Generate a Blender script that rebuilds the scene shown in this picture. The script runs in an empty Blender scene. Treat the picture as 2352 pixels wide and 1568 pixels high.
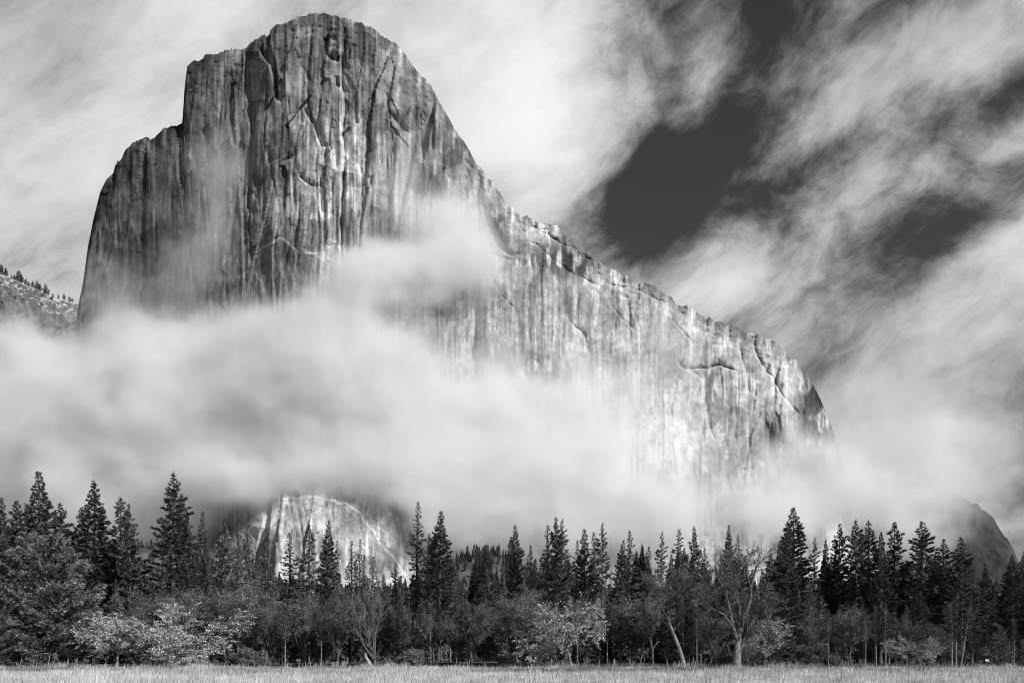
import bpy, math, random
import numpy as np
from mathutils import Vector, Matrix

# ------------------------------------------------------------------ camera, sky, sun, exposure
SC = bpy.context.scene
COL = SC.collection
F = 833.0            # focal length in pixels of a 1024 wide picture
HROW = 659.0         # row of the horizon
CAMZ = 1.7
K = 1024.0 / 2352.0  # photo notes were taken on a 2352 pixel wide copy

cam = bpy.data.cameras.new('camera'); camo = bpy.data.objects.new('camera', cam); COL.objects.link(camo)
camo.location = (0, 0, CAMZ); camo.rotation_euler = (math.pi / 2, 0, 0)
cam.sensor_width = 36; cam.lens = 36 * F / 1024; cam.shift_y = (HROW - 341) / 1024
cam.clip_start = 0.5; cam.clip_end = 20000
SC.camera = camo

SUN_EL, SUN_AZ = math.radians(30), math.radians(134)   # azimuth clockwise from the view direction (+Y)
SUN_DIR = Vector((math.sin(SUN_AZ) * math.cos(SUN_EL), math.cos(SUN_AZ) * math.cos(SUN_EL), math.sin(SUN_EL)))
sun = bpy.data.lights.new('sun', 'SUN'); suno = bpy.data.objects.new('sun', sun); COL.objects.link(suno)
sun.energy = 5.0; sun.angle = math.radians(0.5); sun.color = (1, 1, 1)
suno.rotation_euler = SUN_DIR.to_track_quat('Z', 'Y').to_euler()

SC.render.engine = 'CYCLES'
cy = SC.cycles
cy.max_bounces = 8; cy.diffuse_bounces = 2; cy.glossy_bounces = 1; cy.transmission_bounces = 2
cy.volume_bounces = 8; cy.transparent_max_bounces = 8
cy.use_denoising = True; cy.denoising_prefilter = 'FAST'; cy.filter_width = 1.0; cy.use_adaptive_sampling = True; cy.adaptive_threshold = 0.03
cy.volume_step_rate = 1.5; cy.volume_max_steps = 256
cy.caustics_reflective = False; cy.caustics_refractive = False
SC.view_settings.view_transform = 'Standard'; SC.view_settings.look = 'None'
SC.view_settings.exposure = -0.12; SC.view_settings.gamma = 1.0

def pix(X, R, Y):
    """world point seen at (X, R) of the 2352 wide copy, at depth Y"""
    return ((X * K - 512) / F * Y, Y, (HROW - R * K) / F * Y + CAMZ)

class NT:
    def __init__(self, tree): self.t = tree
    def n(self, typ, ins=None, **kw):
        nd = self.t.nodes.new(typ)
        for k, v in kw.items(): setattr(nd, k, v)
        for k, v in (ins or {}).items():
            s = nd.inputs[k]
            if isinstance(v, bpy.types.NodeSocket): self.t.links.new(v, s)
            else: s.default_value = v
        return nd
    def link(self, a, b): self.t.links.new(a, b)
    def m(self, op, a, b=None, c=None, clamp=False):
        nd = self.t.nodes.new('ShaderNodeMath'); nd.operation = op; nd.use_clamp = clamp
        for i, v in enumerate((a, b, c)):
            if v is None: continue
            if isinstance(v, bpy.types.NodeSocket): self.t.links.new(v, nd.inputs[i])
            else: nd.inputs[i].default_value = v
        return nd.outputs[0]
    def v(self, op, a, b=None, out=0):
        nd = self.t.nodes.new('ShaderNodeVectorMath'); nd.operation = op
        for i, q in enumerate((a, b)):
            if q is None: continue
            if isinstance(q, bpy.types.NodeSocket): self.t.links.new(q, nd.inputs[i])
            else: nd.inputs[i].default_value = q
        return nd.outputs['Value'] if op in ('DOT_PRODUCT', 'LENGTH') else nd.outputs['Vector']
    def ss(self, x, lo, hi, a=0.0, b=1.0):
        nd = self.n('ShaderNodeMapRange', interpolation_type='SMOOTHSTEP')
        self.link(x, nd.inputs[0])
        for i, q in enumerate((lo, hi, a, b)): nd.inputs[i + 1].default_value = q
        return nd.outputs[0]

# sky: Nishita seen through a red filter (black-and-white film), with a sheet of torn clouds
W = bpy.data.worlds.new('World'); SC.world = W; W.use_nodes = True
W.cycles.sampling_method = 'MANUAL'; W.cycles.sample_map_resolution = 256
wt = W.node_tree; wt.nodes.clear(); N = NT(wt)
sky = N.n('ShaderNodeTexSky', sky_type='NISHITA', sun_disc=False, sun_elevation=SUN_EL, sun_rotation=SUN_AZ, altitude=1200)
red = N.n('ShaderNodeSeparateColor', {0: sky.outputs[0]}).outputs[0]
clear = N.m('MULTIPLY', red, 0.055)
d = N.n('ShaderNodeTexCoord').outputs['Generated']
# streaks drawn out along the wind
AX1 = Vector((0.80, 0.10, 0.60)).normalized()      # along the streaks
AX3 = AX1.cross(Vector((0, 1, 0))).normalized(); AX2 = AX3.cross(AX1).normalized()
sx = N.n('ShaderNodeCombineXYZ', {0: N.m('MULTIPLY', N.v('DOT_PRODUCT', d, tuple(AX1)), 0.42), 1: N.v('DOT_PRODUCT', d, tuple(AX2)), 2: N.v('DOT_PRODUCT', d, tuple(AX3))}).outputs[0]
warp = N.n('ShaderNodeTexNoise', {'Vector': sx, 'Scale': 4.0, 'Detail': 4.0, 'Roughness': 0.6}, noise_dimensions='3D')
wv = N.v('SCALE', N.v('SUBTRACT', warp.outputs['Color'], (0.5, 0.5, 0.5)), None); wv.node.inputs['Scale'].default_value = 0.13
sx2 = N.v('ADD', sx, wv)
n1 = N.n('ShaderNodeTexNoise', {'Vector': sx2, 'Scale': 7.5, 'Detail': 10.0, 'Roughness': 0.66}, noise_dimensions='3D').outputs[0]
def dirv(X, R): return Vector(pix(X, R, 1000.0)) - Vector((0, 0, CAMZ))
def sky_blob(acc, X, R, rx, ry, ang, s):
    """a soft patch of more (s > 0) or less cloud round one direction; radii in pixels of the copy"""
    c = dirv(X, R).normalized(); a = math.radians(ang)
    e1 = (dirv(X + 50 * math.cos(a), R - 50 * math.sin(a)) - dirv(X - 50 * math.cos(a), R + 50 * math.sin(a))).normalized()
    e1 = (e1 - c * e1.dot(c)).normalized(); e2 = c.cross(e1)
    fr = dirv(X, R).length / 1000.0
    rot = Matrix((e1, e2, c)).transposed().to_euler()
    mp = N.n('ShaderNodeMapping', {'Vector': d, 'Location': c, 'Rotation': rot, 'Scale': (1.9 * rx * K / F / fr, 1.9 * ry * K / F / fr, 0.6)}, vector_type='TEXTURE')
    gr = N.n('ShaderNodeTexGradient', {'Vector': mp.outputs[0]}, gradient_type='SPHERICAL')
    return N.m('MULTIPLY_ADD', N.ss(gr.outputs['Fac'], 0.0, 1.0), s, acc)
SKY = [ # X, row, rx, ry, angle, strength
    (1130, 300, 200, 320, 0, 0.44), (1300, 340, 95, 140, 0, 0.20), (1250, 60, 110, 120, 0, .14), (700, 60, 900, 260, 0, 0.32), (150, 400, 460, 500, 0, 0.28),
    (1580, 340, 230, 250, -20, -0.19), (1430, 490, 150, 90, 10, -0.16), (1790, 70, 110, 170, -25, -0.26), (1480, 120, 90, 160, 0, -0.05), (1615, 180, 42, 100, -25, 0.36), (1800, 430, 130, 60, 30, -0.16),
    (2060, 170, 330, 75, 35, 0.26), (2250, 60, 220, 80, 25, 0.16), (2200, 360, 260, 55, 28, 0.26), (1950, 460, 110, 60, 28, 0.24), (1540, 640, 150, 80, 10, 0.26), (1740, 590, 130, 90, 40, 0.28), (1880, 700, 190, 90, 0, 0.28), (1950, 920, 160, 110, 20, .14),
    (2040, 610, 170, 70, 36, -0.22), (2330, 230, 120, 55, 38, -0.28), (2260, 500, 170, 35, 30, -0.20), (1960, 300, 140, 30, 33, -0.14), (2260, 720, 340, 140, 34, 0.42), (2150, 1040, 600, 190, 0, 0.30), (1900, 830, 90, 50, 30, -0.14)]
nh = N.n('ShaderNodeTexNoise', {'Vector': sx2, 'Scale': 24.0, 'Detail': 6.0, 'Roughness': 0.6}, noise_dimensions='3D').outputs[0]
cov = N.m('ADD', N.m('MULTIPLY_ADD', n1, 1.7, -0.34), N.m('MULTIPLY_ADD', nh, 0.36, -0.18))
for b in SKY: cov = sky_blob(cov, *b)
amount = N.ss(cov, 0.34, 0.82)
shade = 0.0
for b in [(1240, 300, 170, 230, 0, 0.20), (1560, 650, 200, 110, 0, 0.16), (450, 150, 500, 250, 0, .05), (2150, 1000, 420, 230, 20, -0.15), (30, 40, 260, 160, 0, -0.14), (2330, 560, 200, 60, 33, 0.08), (2150, 100, 300, 120, 30, -0.10)]: shade = sky_blob(shade, *b)
bright = N.n('ShaderNodeTexNoise', {'Vector': sx2, 'Scale': 3.0, 'Detail': 4.0, 'Roughness': 0.5}, noise_dimensions='3D').outputs[0]
cl = N.m('ADD', N.m('ADD', N.ss(cov, 0.5, 1.25, 0.37, 0.82), N.ss(bright, 0.35, 0.65, -0.06, 0.06)), shade)
mix = N.m('ADD', N.m('MULTIPLY', clear, N.m('SUBTRACT', 1.0, amount)), N.m('MULTIPLY', cl, amount))
bg = N.n('ShaderNodeBackground', {0: mix, 1: 1.0})
N.link(bg.outputs[0], N.n('ShaderNodeOutputWorld').inputs[0])

# ------------------------------------------------------------------ noise in numpy
def _hash(ix, iy, seed):
    h = (ix.astype(np.int64) * 374761393 + iy.astype(np.int64) * 668265263 + seed * 1442695041) & 0x7fffffff
    h = ((h ^ (h >> 13)) * 1274126177) & 0x7fffffff
    return ((h ^ (h >> 16)) & 0xffff) / 65535.0
def vn(x, y, seed=0):
    ix = np.floor(x); iy = np.floor(y); fx = x - ix; fy = y - iy
    fx = fx * fx * fx * (fx * (fx * 6 - 15) + 10); fy = fy * fy * fy * (fy * (fy * 6 - 15) + 10)
    a = _hash(ix, iy, seed); b = _hash(ix + 1, iy, seed); c = _hash(ix, iy + 1, seed); e = _hash(ix + 1, iy + 1, seed)
    return (a + (b - a) * fx) * (1 - fy) + (c + (e - c) * fx) * fy
def fbm(x, y, seed=0, oct=4, rough=0.5):
    s = 0; amp = 1; tot = 0
    for k in range(oct):
        s = s + amp * vn(x * 2 ** k + 17.3 * k, y * 2 ** k + 5.1 * k, seed + k); tot += amp; amp *= rough
    return s / tot
def cell(x, y, seed=0):
    """Worley cells: F1, F2, random value of the cell"""
    ix = np.floor(x); iy = np.floor(y)
    f1 = np.full(x.shape, 9.0); f2 = np.full(x.shape, 9.0); cid = np.zeros(x.shape); gx = np.zeros(x.shape); gy = np.zeros(x.shape)
    for dx in (-1, 0, 1):
        for dy in (-1, 0, 1):
            px = ix + dx + _hash(ix + dx, iy + dy, seed); py = iy + dy + _hash(ix + dx, iy + dy, seed + 7)
            r = np.hypot(px - x, py - y); near = r < f1
            f2 = np.where(near, f1, np.minimum(f2, r)); cid = np.where(near, _hash(ix + dx, iy + dy, seed + 13), cid)
            gx = np.where(near, x - px, gx); gy = np.where(near, y - py, gy)
            f1 = np.where(near, r, f1)
    return f1, f2, cid, gx, gy
def sst(x, a, b):
    t = np.clip((x - a) / (b - a), 0, 1); return t * t * (3 - 2 * t)

# ------------------------------------------------------------------ mesh helpers
def mesh_np(name, verts, faces, mat=None, smooth=True, attr=None):
    verts = np.asarray(verts, dtype=np.float32); faces = np.asarray(faces, dtype=np.int32)
    me = bpy.data.meshes.new(name); k = faces.shape[1]
    me.vertices.add(len(verts)); me.vertices.foreach_set('co', verts.ravel())
    me.loops.add(faces.size); me.loops.foreach_set('vertex_index', faces.ravel())
    me.polygons.add(len(faces)); me.polygons.foreach_set('loop_start', np.arange(0, faces.size, k, dtype=np.int32))
    me.update(calc_edges=True)
    me.polygons.foreach_set('use_smooth', np.full(len(faces), smooth))
    for an, val in (attr or {}).items():
        a = me.attributes.new(an, 'FLOAT', 'POINT'); a.data.foreach_set('value', np.asarray(val, dtype=np.float32).ravel())
    if mat: me.materials.append(mat)
    return me
def add(name, me, parent=None, **props):
    o = bpy.data.objects.new(name, me); COL.objects.link(o)
    if parent: o.parent = parent
    for k, v in props.items(): o[k] = v
    return o
def grid_faces(nu, nv):
    i = np.arange(nu - 1)[:, None] * nv + np.arange(nv - 1)[None, :]
    i = i.ravel()
    return np.stack([i, i + nv, i + nv + 1, i + 1], 1)
def new_mat(name):
    m = bpy.data.materials.new(name); m.use_nodes = True; m.node_tree.nodes.clear()
    return m, NT(m.node_tree)
def grey(N, s):
    return N.n('ShaderNodeCombineColor', {0: s, 1: s, 2: s}).outputs[0]

# ------------------------------------------------------------------ the cliff
def granite():
    m, N = new_mat('granite')
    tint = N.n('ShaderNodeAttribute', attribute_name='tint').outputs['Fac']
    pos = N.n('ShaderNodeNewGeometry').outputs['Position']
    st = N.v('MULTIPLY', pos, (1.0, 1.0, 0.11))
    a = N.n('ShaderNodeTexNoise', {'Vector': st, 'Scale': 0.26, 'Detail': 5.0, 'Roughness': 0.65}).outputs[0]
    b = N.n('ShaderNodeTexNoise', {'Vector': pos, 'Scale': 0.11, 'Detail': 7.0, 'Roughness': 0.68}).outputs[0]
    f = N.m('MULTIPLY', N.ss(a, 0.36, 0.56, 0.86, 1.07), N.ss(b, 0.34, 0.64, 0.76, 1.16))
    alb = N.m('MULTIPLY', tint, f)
    alb = N.m('MINIMUM', N.m('MAXIMUM', alb, 0.03), 0.8)
    bump = N.n('ShaderNodeBump', {'Height': N.m('ADD', b, N.m('MULTIPLY', a, 0.5)), 'Strength': 0.7, 'Distance': 1.8})
    bs = N.n('ShaderNodeBsdfDiffuse', {'Color': grey(N, alb), 'Roughness': 0.5, 'Normal': bump.outputs[0]})
    N.link(bs.outputs[0], N.n('ShaderNodeOutputMaterial').inputs[0])
    return m
GRANITE = granite()

TOP = [(140,1010),(150,930),(160,850),(170,780),(180,700),(192,640),(203,560),(215,500),(230,440),(245,410),(260,398),(265,378),(280,365),(290,340),(305,330),(330,320),(345,325),(380,300),(410,292),(419,284),(424,200),(430,148),(440,138),(480,128),(505,118),(540,114),(566,110),(580,100),(610,82),(640,60),(680,42),(720,35),(745,28),(780,38),(820,48),(850,60),(880,80),(900,95),(920,118),(950,155),(985,195),(1010,235),(1040,290),(1070,330),(1095,375),(1130,420),(1160,460),(1180,480),(1215,500),(1250,520),(1285,530),(1310,550),(1360,590),(1400,612),(1450,640),(1490,655),(1530,675),(1580,705),(1620,730),(1660,742),(1700,755),(1740,765),(1785,790),(1805,812),(1840,840),(1860,870),(1880,905),(1900,955),(1912,990),(1925,1030),(1950,1150),(1990,1300)]
DEP = [(140,1420),(150,1375),(190,1310),(260,1275),(415,1240),(432,1222),(500,1206),(545,1195),(592,1163),(640,1135),(720,1118),(785,1110),(797,1122),(900,1132),(1000,1165),(1100,1212),(1120,1194),(1300,1240),(1600,1310),(1750,1352),(1830,1390),(1890,1450),(1940,1540),(1990,1650)]
TOPX, TOPR = np.array(TOP, float).T; DEPX, DEPY = np.array(DEP, float).T
def face_y(X): return float(np.interp(X, DEPX, DEPY))

def cliff():
    NX, NTT, NB = 940, 640, 14
    X1 = np.linspace(140, 1990, NX)
    top = np.interp(X1, TOPX, TOPR)
    top = top + (fbm(X1 / 14, X1 * 0, 3, 3) - 0.5) * 9 * sst(X1, 250, 300) + (fbm(X1 / 40, X1 * 0, 5, 2) - 0.5) * 8
    top_s = top.copy()
    def blocks(w, sd):        # stepped blocks along the rim
        q = X1 / w + (vn(X1 / 30, X1 * 0, sd) - .5) * 1.5; return _hash(np.floor(q), np.floor(q) * 0, sd) - .5
    top = top - (blocks(23, 401) * 8 + blocks(8, 402) * 5 * sst(vn(X1 / 45, X1 * 0, 403), .3, .7)) * sst(X1, 255, 300) * (1 - .4 * sst(X1, 860, 950) * (1 - sst(X1, 1150, 1200)))
    top = top - 9 * np.exp(-((X1 - 1268) / 22) ** 6) - 6 * np.exp(-((X1 - 1500) / 14) ** 6) - 6 * np.exp(-((X1 - 1795) / 13) ** 6) - 5 * np.exp(-((X1 - 1668) / 18) ** 6)
    t = np.linspace(0, 1, NTT) ** 0.98
    R = 1500 + (top_s[:, None] - 1500) * t[None, :]
    R = R + (top - top_s)[:, None] * np.exp(-(R - top_s[:, None]) / 9)
    X = np.repeat(X1[:, None], NTT, 1)
    # features lean and wander a little: sample the depth profile at a warped column
    Xw = X + (fbm(X / 130, R / 220, 11, 3) - 0.5) * 46
    Y = np.interp(Xw, DEPX, DEPY)
    h = (1500 - R) / 1470
    Y = Y + 95 * h + 30 * h * h
    s = np.clip((R - top[:, None]) / 55, 0, 1)
    Y = Y + 48 * (1 - np.sqrt(1 - (1 - s) ** 2 * 0.98))
    # toe of the nose
    toe = 1 - sst(np.hypot((X - 700 + (fbm(X / 40, R / 40, 15, 3) - .5) * 50) / 270, (1430 - R) / 345), .62, 1.08)
    Y = Y - 95 * toe
    Y = Y - 40 * np.exp(-((X - 1690) / 190) ** 4) * sst(R, 900, 1250)
    Y = Y + 45 * sst(X, 930, 990) * (1 - sst(X, 1080, 1330)) * sst(R, 900, 1200)
    # relief, in metres towards the viewer
    r = np.zeros_like(X)
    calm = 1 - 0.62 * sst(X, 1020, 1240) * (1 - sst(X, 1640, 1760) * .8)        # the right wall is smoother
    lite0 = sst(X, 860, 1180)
    calm = calm * (1 - .35 * sst(R, 1050, 1200))
    pil = fbm(Xw / 90, R / 900, 21, 3, 0.55); r += 14 * (pil - 0.5)
    wx = X + (fbm(X / 60, R / 90, 31, 3) - 0.5) * 10
    wr = R + (fbm(X / 50, R / 60, 37, 3) - 0.5) * 14
    lean = (R - 600) * .05
    for (cx, cr, amp, tilt, sd, sharp, kx) in ((92, 620, 15, 13, 40, .02, .12), (58, 230, 7, 6, 41, .02, .3), (27, 105, 3.6, 3.4, 43, .03, .35), (13, 42, 1.5, 1.5, 47, .05, .3)):
        f1, f2, cid, gx, gy = cell((wx + lean) / cx, wr / cr + wx / cx * kx, sd)
        c2 = _hash(np.floor(cid * 977), np.floor(cid * 631), 3)
        r += calm * (amp * (cid - 0.5) + tilt * (gx * (c2 - 0.5) * 2.2 - gy * (cid - .35) * 1.2))
    r += 2.6 * calm * (fbm(X / 9, R / 15, 63, 5, 0.62) - 0.5)
    rg = np.random.default_rng(77); fine = np.zeros_like(X); FX = []
    for k in range(330):                                                      # straight joints, mostly upright
        x0 = rg.uniform(180, 1080) if k < 240 else rg.uniform(1080, 1880)
        y0 = rg.uniform(np.interp(x0, TOPX, TOPR) + 8, 1250); L = rg.uniform(25, 210) * (1 if k < 240 else .6); tl = rg.normal(0, .10)
        wj = rg.uniform(1.7, 2.7)
        if k % 11 == 0: tl = rg.normal(0, .9); L *= .35; wj = 3.4
        FX.append((x0, y0, x0 + tl * L, y0 + L, wj, rg.uniform(2, 6)))
    for (ax, ay, bx, by, w, dp) in FX:
        i0, i1 = np.searchsorted(X1, [min(ax, bx) - 10, max(ax, bx) + 10])
        if i1 <= i0: continue
        xx = X[i0:i1]; RR = R[i0:i1]; u = ((xx - ax) * (bx - ax) + (RR - ay) * (by - ay)) / ((bx - ax) ** 2 + (by - ay) ** 2)
        uc = np.clip(u, 0, 1); dist = np.hypot(xx - ax - uc * (bx - ax), RR - ay - uc * (by - ay))
        fine[i0:i1] = np.maximum(fine[i0:i1], dp * np.exp(-(dist / w) ** 2) * np.sin(np.clip(uc, .05, .95) * np.pi) ** .5)
    r -= fine
    # named features: long corners, arches, gullies, roofs, scars
    gnz = fbm(X / 22, R / 60, 73, 3); gyy = (fbm(X / 40, R / 40, 75, 3, .5) - 0.5) * 22
    gxx = X + (fbm(X / 40, R / 60, 71, 3, .5) - 0.5) * 16
    def groove(pts, w, dep, sgn=-1):
        pts = np.array(pts, float); out = np.zeros(X.shape)
        i0, i1 = np.searchsorted(X1, [pts[:, 0].min() - 4 * w - 8, pts[:, 0].max() + 4 * w + 8])
        xx = gxx[i0:i1]; RR = R[i0:i1] + gyy[i0:i1]; dist = np.full(xx.shape, 1e9); sg = np.zeros(xx.shape)
        for (ax, ay), (bx, by) in zip(pts[:-1], pts[1:]):
            L2 = (bx - ax) ** 2 + (by - ay) ** 2
            u = np.clip(((xx - ax) * (bx - ax) + (RR - ay) * (by - ay)) / L2, 0, 1)
            dd = np.hypot(xx - ax - u * (bx - ax), RR - ay - u * (by - ay))
            sg = np.where(dd < dist, (xx - ax) * (by - ay) - (RR - ay) * (bx - ax), sg); dist = np.minimum(dist, dd)
        prof = np.where(sg > 0, np.exp(-dist / (w * 1.7)), np.exp(-(dist / (w * .55)) ** 2))
        if sgn == -1 and dep < 3: prof = np.exp(-(dist / w) ** 2)
        out[i0:i1] = sgn * dep * prof * (0.25 + 1.4 * gnz[i0:i1])
        return out
    r += groove([(792, 60), (788, 200), (790, 420), (782, 640)], 4.5, 18)
    r += groove([(700, 255), (735, 330), (742, 430)], 4, 9) + groove([(745, 335), (738, 480)], 4, 10)
    r += groove([(800, 300), (760, 345), (745, 360)], 3, 7)
    r += groove([(750, 90), (755, 125), (772, 138)], 9, 16) + groove([(772, 195), (776, 200)], 8, 14)
    r += groove([(640, 215), (618, 250)], 5, 8) + groove([(598, 115), (620, 150), (640, 230)], 6, 12)
    r += groove([(468, 300), (480, 372), (470, 392)], 8, 14) + groove([(535, 190), (530, 250), (540, 330)], 5, 9)
    r += groove([(1108, 470), (1118, 520), (1150, 560), (1172, 585)], 6, 20) + groove([(1120, 540), (1135, 585), (1170, 600)], 5, 10)
    r += groove([(1225, 520), (1270, 545), (1330, 580), (1372, 600)], 6, 20)
    r += groove([(1410, 655), (1470, 662), (1520, 690)], 3.2, 11) + groove([(1100, 640), (1072, 700), (1045, 760), (1020, 810)], 3.5, 9)
    r += groove([(1590, 850), (1625, 848), (1650, 838), (1680, 850)], 3, 14) + groove([(1560, 830), (1600, 862)], 4, 8)
    r += groove([(1725, 770), (1745, 830), (1790, 890), (1830, 950)], 3.5, 11) + groove([(1690, 790), (1712, 850), (1720, 900)], 3, 9)
    r += groove([(1760, 960), (1768, 1040)], 9, 14) + groove([(1620, 890), (1640, 1010)], 5, 8) + groove([(1680, 900), (1690, 1000)], 4, 7)
    r += groove([(1310, 735), (1345, 770), (1352, 800)], 4, 8) + groove([(1235, 830), (1250, 900), (1258, 1010)], 9, 9)
    r += groove([(1225, 560), (1300, 615), (1362, 655)], 3, 5) + groove([(1395, 690), (1470, 770), (1500, 850)], 2.6, 3) + groove([(1130, 640), (1185, 705), (1200, 770)], 2.6, 4) + groove([(1540, 720), (1600, 800)], 2.6, 4)
    r += groove([(905, 275), (930, 300)], 9, 12) + groove([(950, 260), (965, 330)], 8, 10) + groove([(560, 120), (572, 200), (576, 330), (570, 480)], 6, 13)
    r += groove([(640, 380), (670, 360)], 4, 8) + groove([(690, 400), (720, 430)], 4, 8)
    r *= 1 + .25 * (1 - lite0)
    for _ in range(1): r[1:-1] = .25 * r[:-2] + .5 * r[1:-1] + .25 * r[2:]
    Y = Y - r * (0.35 + 0.65 * s ** 0.5)
    # rough, broken cap along the rim
    capn = fbm(X / 16, R / 9, 81, 4, 0.6); cap = np.exp(-((R - top[:, None]) / 30))
    Y = Y - cap * 26 * (capn - 0.5)
    # stone colour, with sun and shade painted in: pale granite, stains of lichen and water, dark diorite, pale dykes
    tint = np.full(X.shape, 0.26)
    lite = sst(X, 860, 1180); tint += 0.31 * lite  # right wall painted paler as the sunlit side
    tint += 0.06 * sst(toe, .05, .6) + 0.12 * sst(R, 1000, 1120) * (1 - lite)  # apron and low wall lightened in colour against the mist's shadow
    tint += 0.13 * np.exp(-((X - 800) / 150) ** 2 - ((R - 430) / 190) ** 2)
    tint -= 0.12 * (1 - sst(X, 430, 640)) * (1 - sst(R, 1000, 1100))  # left face, turned from the sun, painted darker
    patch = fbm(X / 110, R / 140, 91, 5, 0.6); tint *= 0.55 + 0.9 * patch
    notoe = 1 - .7 * toe
    f1, f2, cid, gx, gy = cell((wx + (fbm(X / 9, R / 9, 93, 3) - .5) * 14) / 44, (wr + wx * .2) / 60, 94)
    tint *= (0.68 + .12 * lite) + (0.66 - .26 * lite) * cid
    _, _, cid2, _, _ = cell((X + gyy + (fbm(X / 7, R / 7, 89, 3) - .5) * 8) / 21 + R / 60, R / 30 - X / 70, 88); tint *= .86 + .28 * cid2
    mo = .5 - .3 * lite; tint *= 1 - mo / 2 + mo * fbm(X / 16, R / 20, 99, 5, .65)
    gate = sst(fbm(X / 60, R / 100, 97, 3), 0.45, 0.57)
    fade = 0.35 + .65 * sst(vn(X / 6, R / 95, 98), .25, .6)
    stre = fbm(X / 7 + (vn(X / 20, R / 70, 96) - .5) * .5, R / 320, 95, 4, 0.62)
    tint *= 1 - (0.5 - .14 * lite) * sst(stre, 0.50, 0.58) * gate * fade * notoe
    stre2 = fbm(X / 3.4, R / 170, 101, 3, 0.6)
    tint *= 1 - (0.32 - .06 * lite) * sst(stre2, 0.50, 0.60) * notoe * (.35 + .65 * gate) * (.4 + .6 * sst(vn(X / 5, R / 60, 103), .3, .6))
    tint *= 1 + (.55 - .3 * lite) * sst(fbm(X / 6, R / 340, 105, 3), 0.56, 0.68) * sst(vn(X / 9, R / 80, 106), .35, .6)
    rim = np.exp(-((R - top[:, None]) / np.where(X1 < 1150, 46, 26)[:, None]) ** 2) * sst(fbm(X / 9, R / 45, 107, 3), 0.25, 0.6)
    tint *= 1 - 0.66 * rim
    stn = sst(fbm(X / 12, R / 40, 77, 3, .6), 0.25, 0.55)
    tint *= 1 - .30 * np.clip(fine / 5, 0, 1)
    def stain_shade(x, y, rx, ry, f):
        g = np.exp(-(((X - x) / rx) ** 2 + ((R - y) / ry) ** 2) ** 1.3) * stn
        return 1 + (f - 1) * g
    for a in ((820, 400, 70, 120, 1.5), (735, 300, 40, 60, 1.35), (870, 250, 40, 50, 1.3), (700, 470, 70, 60, 1.35), (960, 480, 60, 60, 1.3), (1885, 950, 50, 130, .4), (1450, 880, 160, 110, 1.08), (1590, 980, 130, 110, .82), (1840, 900, 30, 60, .7), (1040, 330, 60, 60, .5), (1240, 600, 70, 50, .5), (1000, 760, 60, 60, .6), (1245, 900, 50, 120, .42), (1150, 800, 50, 90, .62), (1420, 830, 70, 50, .7), (1320, 700, 60, 40, .6), (1690, 1060, 80, 50, .7), (1630, 880, 26, 60, .35), (1660, 790, 60, 50, .55), (1770, 990, 26, 60, .4),
              (1870, 930, 40, 110, .45), (880, 230, 50, 60, .6), (690, 300, 60, 110, .72), (600, 420, 40, 150, .7), (320, 560, 110, 150, .6), (480, 640, 120, 130, .6), (250, 460, 40, 120, .75),  # left face turned from the sun painted dark; right end too, with vegetation
              (640, 1140, 70, 40, .7), (840, 1170, 80, 50, .62), (900, 1270, 40, 60, .6), (1140, 490, 30, 40, .5), (540, 1190, 40, 60, .6), (1430, 730, 90, 60, .8), (1290, 585, 80, 45, .3), (1330, 610, 50, 30, .4), (1150, 540, 40, 60, .5), (1190, 690, 60, 70, .62), (1360, 760, 50, 80, .7), (1560, 800, 60, 60, .7), (1500, 680, 60, 25, .6), (760, 110, 120, 50, .6), (930, 300, 60, 60, .6), (1000, 420, 60, 60, .65)): tint *= stain_shade(*a)
    dyke = -groove([(600, 575), (640, 545), (690, 575), (740, 580), (790, 600), (815, 622)], 2.0, 1) - groove([(760, 545), (800, 590), (812, 640)], 1.5, .8)
    dyke += -groove([(560, 1128), (640, 1140), (760, 1145), (830, 1175), (880, 1250), (935, 1330)], 2.4, .9) - groove([(690, 1100), (700, 1180)], 2, .6)
    tint = tint + 0.30 * np.clip(dyke, 0, 1)
    # points
    PX = (X * K - 512) / F * Y; PZ = (HROW - R * K) / F * Y + CAMZ
    front = np.stack([PX, Y, PZ], -1)
    # roll over the rim to the plateau behind
    kk = np.arange(1, NB + 1) / NB
    last = front[:, -1]
    back = np.stack([np.repeat(last[:, :1], NB, 1) * (1 + 0.12 * kk), last[:, 1:2] + 420 * kk ** 1.4, last[:, 2:3] + 10 * np.sin(kk * 3) - 140 * kk ** 2], -1)
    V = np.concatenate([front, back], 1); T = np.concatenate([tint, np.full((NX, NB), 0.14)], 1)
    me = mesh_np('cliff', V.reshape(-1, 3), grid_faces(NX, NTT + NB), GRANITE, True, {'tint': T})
    o = add('granite_cliff', me, kind='structure', label='sheer pale granite cliff with a domed summit above the drifting mist')
    RIM.extend([X1, last.copy()])
    return o
RIM = []
cliff()

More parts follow.
